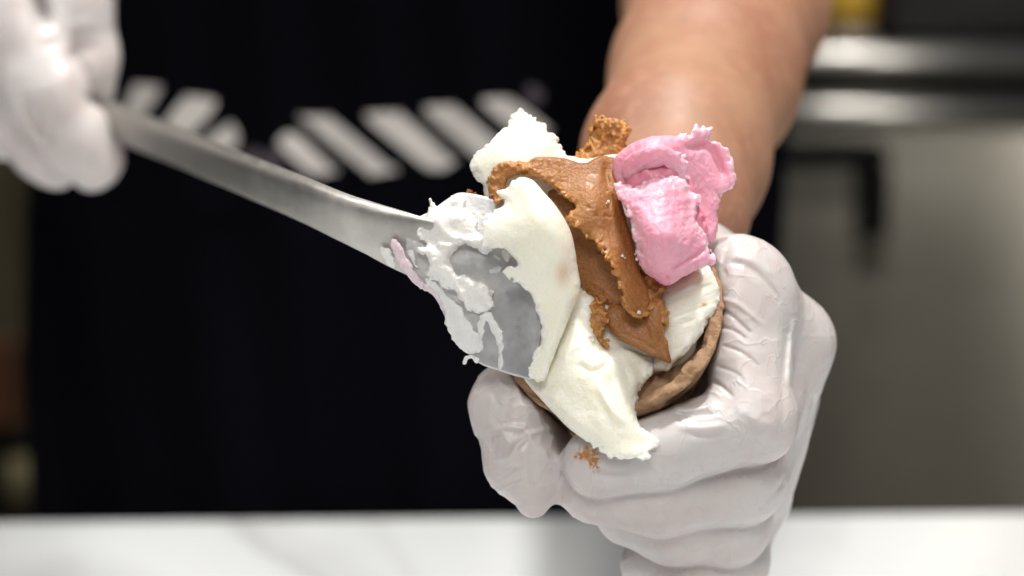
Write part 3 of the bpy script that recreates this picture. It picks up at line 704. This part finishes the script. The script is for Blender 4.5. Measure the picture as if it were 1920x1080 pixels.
# D: large smooth white petal pressed off the spatula
petal('vanilla_petal', M_VAN, 'D', [(930, 360), (952, 352), (962, 340), (980, 331), (1002, 340), (1022, 362), (1050, 396), (1072, 440), (1082, 492), (1088, 545), (1074, 580), (1056, 625), (1040, 664), (1022, 712), (1006, 712), (990, 704), (1000, 664), (1012, 640), (1014, 606), (1004, 575), (986, 542), (962, 528), (946, 512), (952, 500), (968, 502), (962, 482), (940, 464), (924, 466), (904, 454), (904, 440), (910, 406), (924, 398), (948, 382), (938, 368)],
      [(940, 370, -52), (980, 340, -70), (920, 430, -76), (1000, 400, -112), (1060, 450, -96), (1020, 500, -112), (1082, 520, -70), (1000, 560, -82), (1050, 600, -78), (1010, 690, -66)],
      [(940, 370, 10), (920, 430, 9), (1010, 420, 36), (970, 500, 10), (1050, 520, 32), (1010, 690, 14), (1000, 580, 14)],
      rag=3.4, crumb=2, crumbR=7, ragline=[[(1006, 712), (990, 704), (1012, 640), (1004, 575), (962, 528), (946, 512), (964, 500), (940, 464), (904, 454)], [(905, 430), (924, 398), (945, 380), (932, 362), (962, 342)]], seed=81, lumps=2.5, grainy=.35,
      stain_or_shade=[(1054, 512, 13, 22, .55), (1062, 470, 8, 34, .12)], grooves=[([(930, 420), (965, 414), (1000, 420)], 12, -4)])
# pink petals
def pink_core():
    g = Grid(1150, 1360, 260, 540, -110, 90, 3.0)
    F = smin(g.ball((1232, 345, -38), (60, 56, 46)), g.ball((1262, 440, -40), (66, 80, 50)), 30) + g.noise(12, 131) * 3 + g.noise(6, 132) * 1.6
    e = np.zeros_like(g.X2); return field_obj('strawberry_scoop', F, g, M_PNK, gel, {'edge': e, 'stain_or_shade': e + .7})  # deep pink of the shaded cleft put into the core's colour
pink_core()
petal('strawberry_petal', M_PNK, 'P1', [(1150, 300), (1170, 280), (1200, 262), (1240, 254), (1284, 251), (1306, 238), (1332, 240), (1332, 262), (1362, 276), (1372, 300), (1378, 338), (1366, 356), (1350, 368), (1346, 400), (1344, 440), (1332, 456), (1290, 440), (1180, 380), (1155, 345)],
      [(1160, 300, -30), (1230, 280, -50), (1300, 255, 0), (1330, 300, 30), (1370, 330, 40), (1340, 430, 20), (1300, 380, 20), (1220, 340, -30)], [(1160, 310, 14), (1230, 300, 36), (1320, 250, 12), (1370, 320, 10), (1320, 400, 22)],
      grainy=1.4, rag=4.2, crumb=4.2, crumbR=11, ragline=[[(1284, 251), (1306, 238), (1332, 240), (1334, 264), (1366, 280), (1378, 338), (1350, 368)]], seed=91, lumps=4,
      grooves=[([(1270, 274), (1300, 276), (1326, 274), (1345, 300), (1356, 345)], 9, 16), ([(1290, 290), (1284, 340)], 10, 5)])
petal('strawberry_petal', M_PNK, 'P3', [(1166, 312), (1180, 290), (1230, 270), (1270, 284), (1288, 300), (1290, 340), (1272, 348), (1262, 330), (1240, 312), (1214, 318), (1196, 336), (1172, 346)],
      [(1170, 330, -44), (1220, 290, -88), (1280, 300, -64), (1284, 340, -50), (1210, 320, -66)], [(1180, 320, 12), (1230, 290, 20), (1280, 320, 13)], grainy=1.6, rag=4.5, crumb=5, crumbR=11, ragline=[[(1288, 296), (1290, 340), (1262, 335), (1240, 314), (1196, 336)]], seed=101, lumps=3)
petal('strawberry_petal', M_PNK, 'P2', [(1154, 352), (1166, 344), (1196, 352), (1220, 336), (1262, 328), (1284, 342), (1294, 362), (1312, 370), (1308, 396), (1302, 410), (1322, 440), (1334, 470), (1342, 490), (1318, 498), (1286, 516), (1252, 535), (1222, 520), (1202, 500), (1192, 470), (1190, 452), (1184, 420), (1172, 392), (1158, 376)],
      [(1156, 356, -58), (1230, 345, -84), (1290, 370, -70), (1200, 400, -100), (1280, 420, -92), (1250, 440, -124), (1320, 460, -74), (1340, 490, -66), (1250, 520, -92), (1195, 480, -84)],
      [(1160, 360, 10), (1230, 420, 42), (1300, 380, 16), (1335, 490, 12), (1250, 520, 24)],
      stain_or_shade=[(1251, 518, 4, 4, 1), (1254, 530, 3, 3, 1), (1200, 372, 16, 6, .12)], rag=4.2, crumb=4.2, crumbR=11, ragline=[[(1154, 352), (1196, 352), (1262, 330), (1312, 370), (1302, 412), (1340, 488), (1318, 500)], [(1158, 376), (1174, 394), (1190, 445), (1200, 470), (1193, 482)]], seed=111, lumps=3.5, grainy=2.0, pits=.35, streak=(78, .4),
      grooves=[([(1250, 512), (1280, 494), (1310, 476), (1330, 462)], 5, 9), ([(1180, 380), (1196, 376), (1212, 382)], 6, 6), ([(1186, 386), (1190, 420), (1200, 450), (1196, 478)], 7, 7), ([(1302, 366), (1292, 392), (1300, 414)], 6, 6)])
# small crumbs
def crumb(x, y, r, mat, keys=None, dz=-2, parent=None):
    z = front(x, y, keys) + dz; rnd = random.Random(int(x * 7 + y))
    bm = bmesh.new(); bmesh.ops.create_icosphere(bm, subdivisions=2, radius=1)
    for v in bm.verts: v.co *= .55 + .8 * rnd.random()
    c = W(x, y, D0 + z * MM)
    bmesh.ops.scale(bm, vec=Vector((1, .8, .85)) * r * .75 * MM, verts=bm.verts); bmesh.ops.translate(bm, vec=c, verts=bm.verts)
    return bm_obj('gelato_crumb', bm, mat, parent or gel)
for x, y, r in ((1141, 378, 4), (1137, 381, 2.5), (1167, 480, 4.5), (1172, 484, 2.6), (1198, 586, 5), (1110, 628, 3), (1112, 638, 4)): crumb(x, y, r, M_VAN)
crumb(880, 361, 9, M_CHO, dz=30); crumb(890, 364, 6, M_CHO, dz=30); crumb(1106, 632, 4, M_PNK)
settle(gel)

# ================================================================== SPATULA
spa = thing('gelato_spatula', 'long steel gelato spatula smeared with white and pink, its blade pressed on the scoop', 'spatula', (0, 0, 0))
spa['_loc'] = list(W(900, 540, D0))
BLZ = [(775, 440, -22), (775, 520, -14), (860, 366, -2), (940, 380, -14), (1005, 540, -52), (1003, 700, -50), (850, 640, 2), (920, 540, -22), (920, 690, -14)]
def blade():
    poly = [(764, 412), (780, 408), (806, 396), (840, 372), (862, 361), (900, 366), (945, 378), (1000, 400), (1012, 450), (1016, 520), (1017, 600), (1012, 650), (1003, 708), (970, 706), (935, 695), (900, 682), (870, 655), (848, 625), (830, 585), (815, 558), (795, 540), (772, 528), (762, 500), (760, 440)]
    F, g, we = slab(poly, BLZ, 7, h=2.0, r=4, rag=0, crumb=0, seed=201, lumps=0, grainy=0)
    fl = blot(g, [(800, 450, 70, 90, 1.3), (850, 600, 50, 80, 1.0), (870, 430, 70, 50, .8), (900, 540, 50, 40, .7), (930, 660, 30, 50, .5), (1000, 600, 12, 90, .5)])
    return field_obj('blade', F, g, M_BLADE, spa, {'film': np.clip(fl, 0, 1)}, key='blade')
blade()
def handle():
    st = [(812, 474, -16, 66, 5), (770, 458, -12, 62, 11), (700, 430, 0, 54, 20), (640, 406, 40, 49, 22), (560, 370, 160, 44, 23), (440, 320, 470, 39, 23), (330, 274, 880, 36, 23), (230, 234, 1300, 34, 23), (60, 160, 1600, 34, 23), (-180, 60, 1900, 34, 23)]
    S = curve([s for s in st], False, 8); N = 28; bm = bmesh.new(); rings = []
    for i, (x, y, z, a, b) in enumerate(S):
        p = np.array((x, y, z)); q = np.array(S[min(i + 1, len(S) - 1)][:3]) - np.array(S[max(i - 1, 0)][:3]); T = q / np.linalg.norm(q)
        U = np.array((.12, .92, .38)); U -= T * (U @ T); U /= np.linalg.norm(U); V = np.cross(T, U); ring = []
        for k in range(N):
            th = k / N * 2 * math.pi; c, s_ = math.cos(th), math.sin(th); e = .72
            u = math.copysign(abs(c) ** e, c) * a; v = math.copysign(abs(s_) ** e, s_) * b
            P = p + U * u + V * v; ring.append(bm.verts.new(W(P[0], P[1], D0 + P[2] * MM)))
        rings.append(ring)
    for r0, r1 in zip(rings[:-1], rings[1:]):
        for k in range(N): bm.faces.new((r0[k], r0[(k + 1) % N], r1[(k + 1) % N], r1[k]))
    bm.faces.new(rings[0]); bm.faces.new(rings[-1]); bmesh.ops.recalc_face_normals(bm, faces=bm.faces)
    o = bm_obj('handle', bm, M_HAND, spa); a = o.data.attributes.new('film', 'FLOAT', 'POINT')
    xs = [min(max((S[i][0] - 470) / 300, 0), .7) for i in range(len(S)) for _ in range(N)]; a.data.foreach_set('value', xs)
    return o
handle()
def smear(poly, mat, th=9, dz=-8, **kw):
    z = [(x, y, v + dz) for x, y, v in BLZ]
    F, g, we = slab(poly, z, th, **kw)
    return field_obj('gelato_smear', F, g, mat, spa, {'edge': we, 'stain_or_shade': np.zeros_like(g.X2)})
smear([(804, 372), (812, 376), (828, 386), (842, 374), (872, 366), (876, 394), (894, 420), (903, 446), (922, 468), (906, 478), (880, 460), (858, 466), (846, 490), (858, 513), (893, 527), (922, 546), (928, 568), (916, 583), (898, 588), (872, 574), (856, 552), (828, 534), (802, 518), (802, 487), (782, 470), (798, 456), (780, 436), (794, 413), (805, 398)],
      M_RES, th=[(800, 440, 9), (830, 420, 22), (870, 400, 8), (900, 460, 7), (850, 520, 14), (905, 560, 16), (820, 480, 16)], dz=-14, rag=3, crumb=3.5, crumbR=16, seed=211, lumps=14,
      grooves=[([(812, 400), (840, 440), (900, 458)], 8, -9), ([(806, 452), (850, 462), (876, 458)], 7, -9), ([(850, 480), (862, 500), (884, 516)], 9, 8)])
smear([(800, 520), (850, 560), (880, 605), (905, 640), (905, 660), (880, 664), (850, 642), (836, 604), (824, 565), (806, 545)], M_RES, th=4, dz=-7, rag=2.5, crumb=1.5, seed=221, lumps=4)
smear([(918, 500), (936, 498), (940, 512), (920, 512)], M_RES, th=4, dz=-5, rag=3, crumb=2, seed=226, lumps=3)
smear([(838, 376), (870, 366), (890, 400), (905, 440), (925, 460), (960, 478), (930, 486), (880, 440), (850, 410)], M_RES, th=3, dz=-4, rag=5, crumb=1, seed=229, lumps=3)
smear([(732, 452), (744, 450), (760, 476), (776, 505), (796, 534), (790, 542), (776, 530), (756, 506), (740, 480)], M_RESP, th=3, dz=-12, rag=1.5, crumb=1, seed=231, lumps=2)
smear([(796, 532), (812, 540), (826, 560), (834, 580), (828, 580), (814, 556), (794, 542)], M_RESP, th=3, dz=-8, rag=1.5, crumb=1, seed=233, lumps=2)
smear([(896, 600), (908, 584), (922, 584), (930, 608), (944, 628), (944, 660), (942, 690), (932, 688), (934, 650), (922, 626), (912, 604), (904, 640), (892, 640)], M_RES, th=3, dz=-8, rag=2.5, crumb=1.5, seed=241, lumps=3)
smear([(868, 680), (872, 668), (884, 665), (898, 674), (894, 680), (884, 673), (876, 676), (874, 682)], M_RES, th=5, dz=-6, rag=1, crumb=1, seed=251, lumps=1)
for poly in ([(764, 470), (776, 478), (782, 500), (772, 496)], [(712, 465), (730, 470), (740, 500), (725, 492)]):
    z = [(x, y, v - 21) for x, y, v in [(812, 474, -12), (770, 458, -10), (700, 428, 0), (640, 404, 40), (560, 368, 160), (660, 460, 26)]]
    F, g, we = slab(poly, z, 5, rag=3, crumb=1, seed=int(poly[0][0]), lumps=2)
    field_obj('gelato_smear', F, g, M_RES, spa, {'edge': we, 'stain_or_shade': np.zeros_like(g.X2)})
settle(spa)
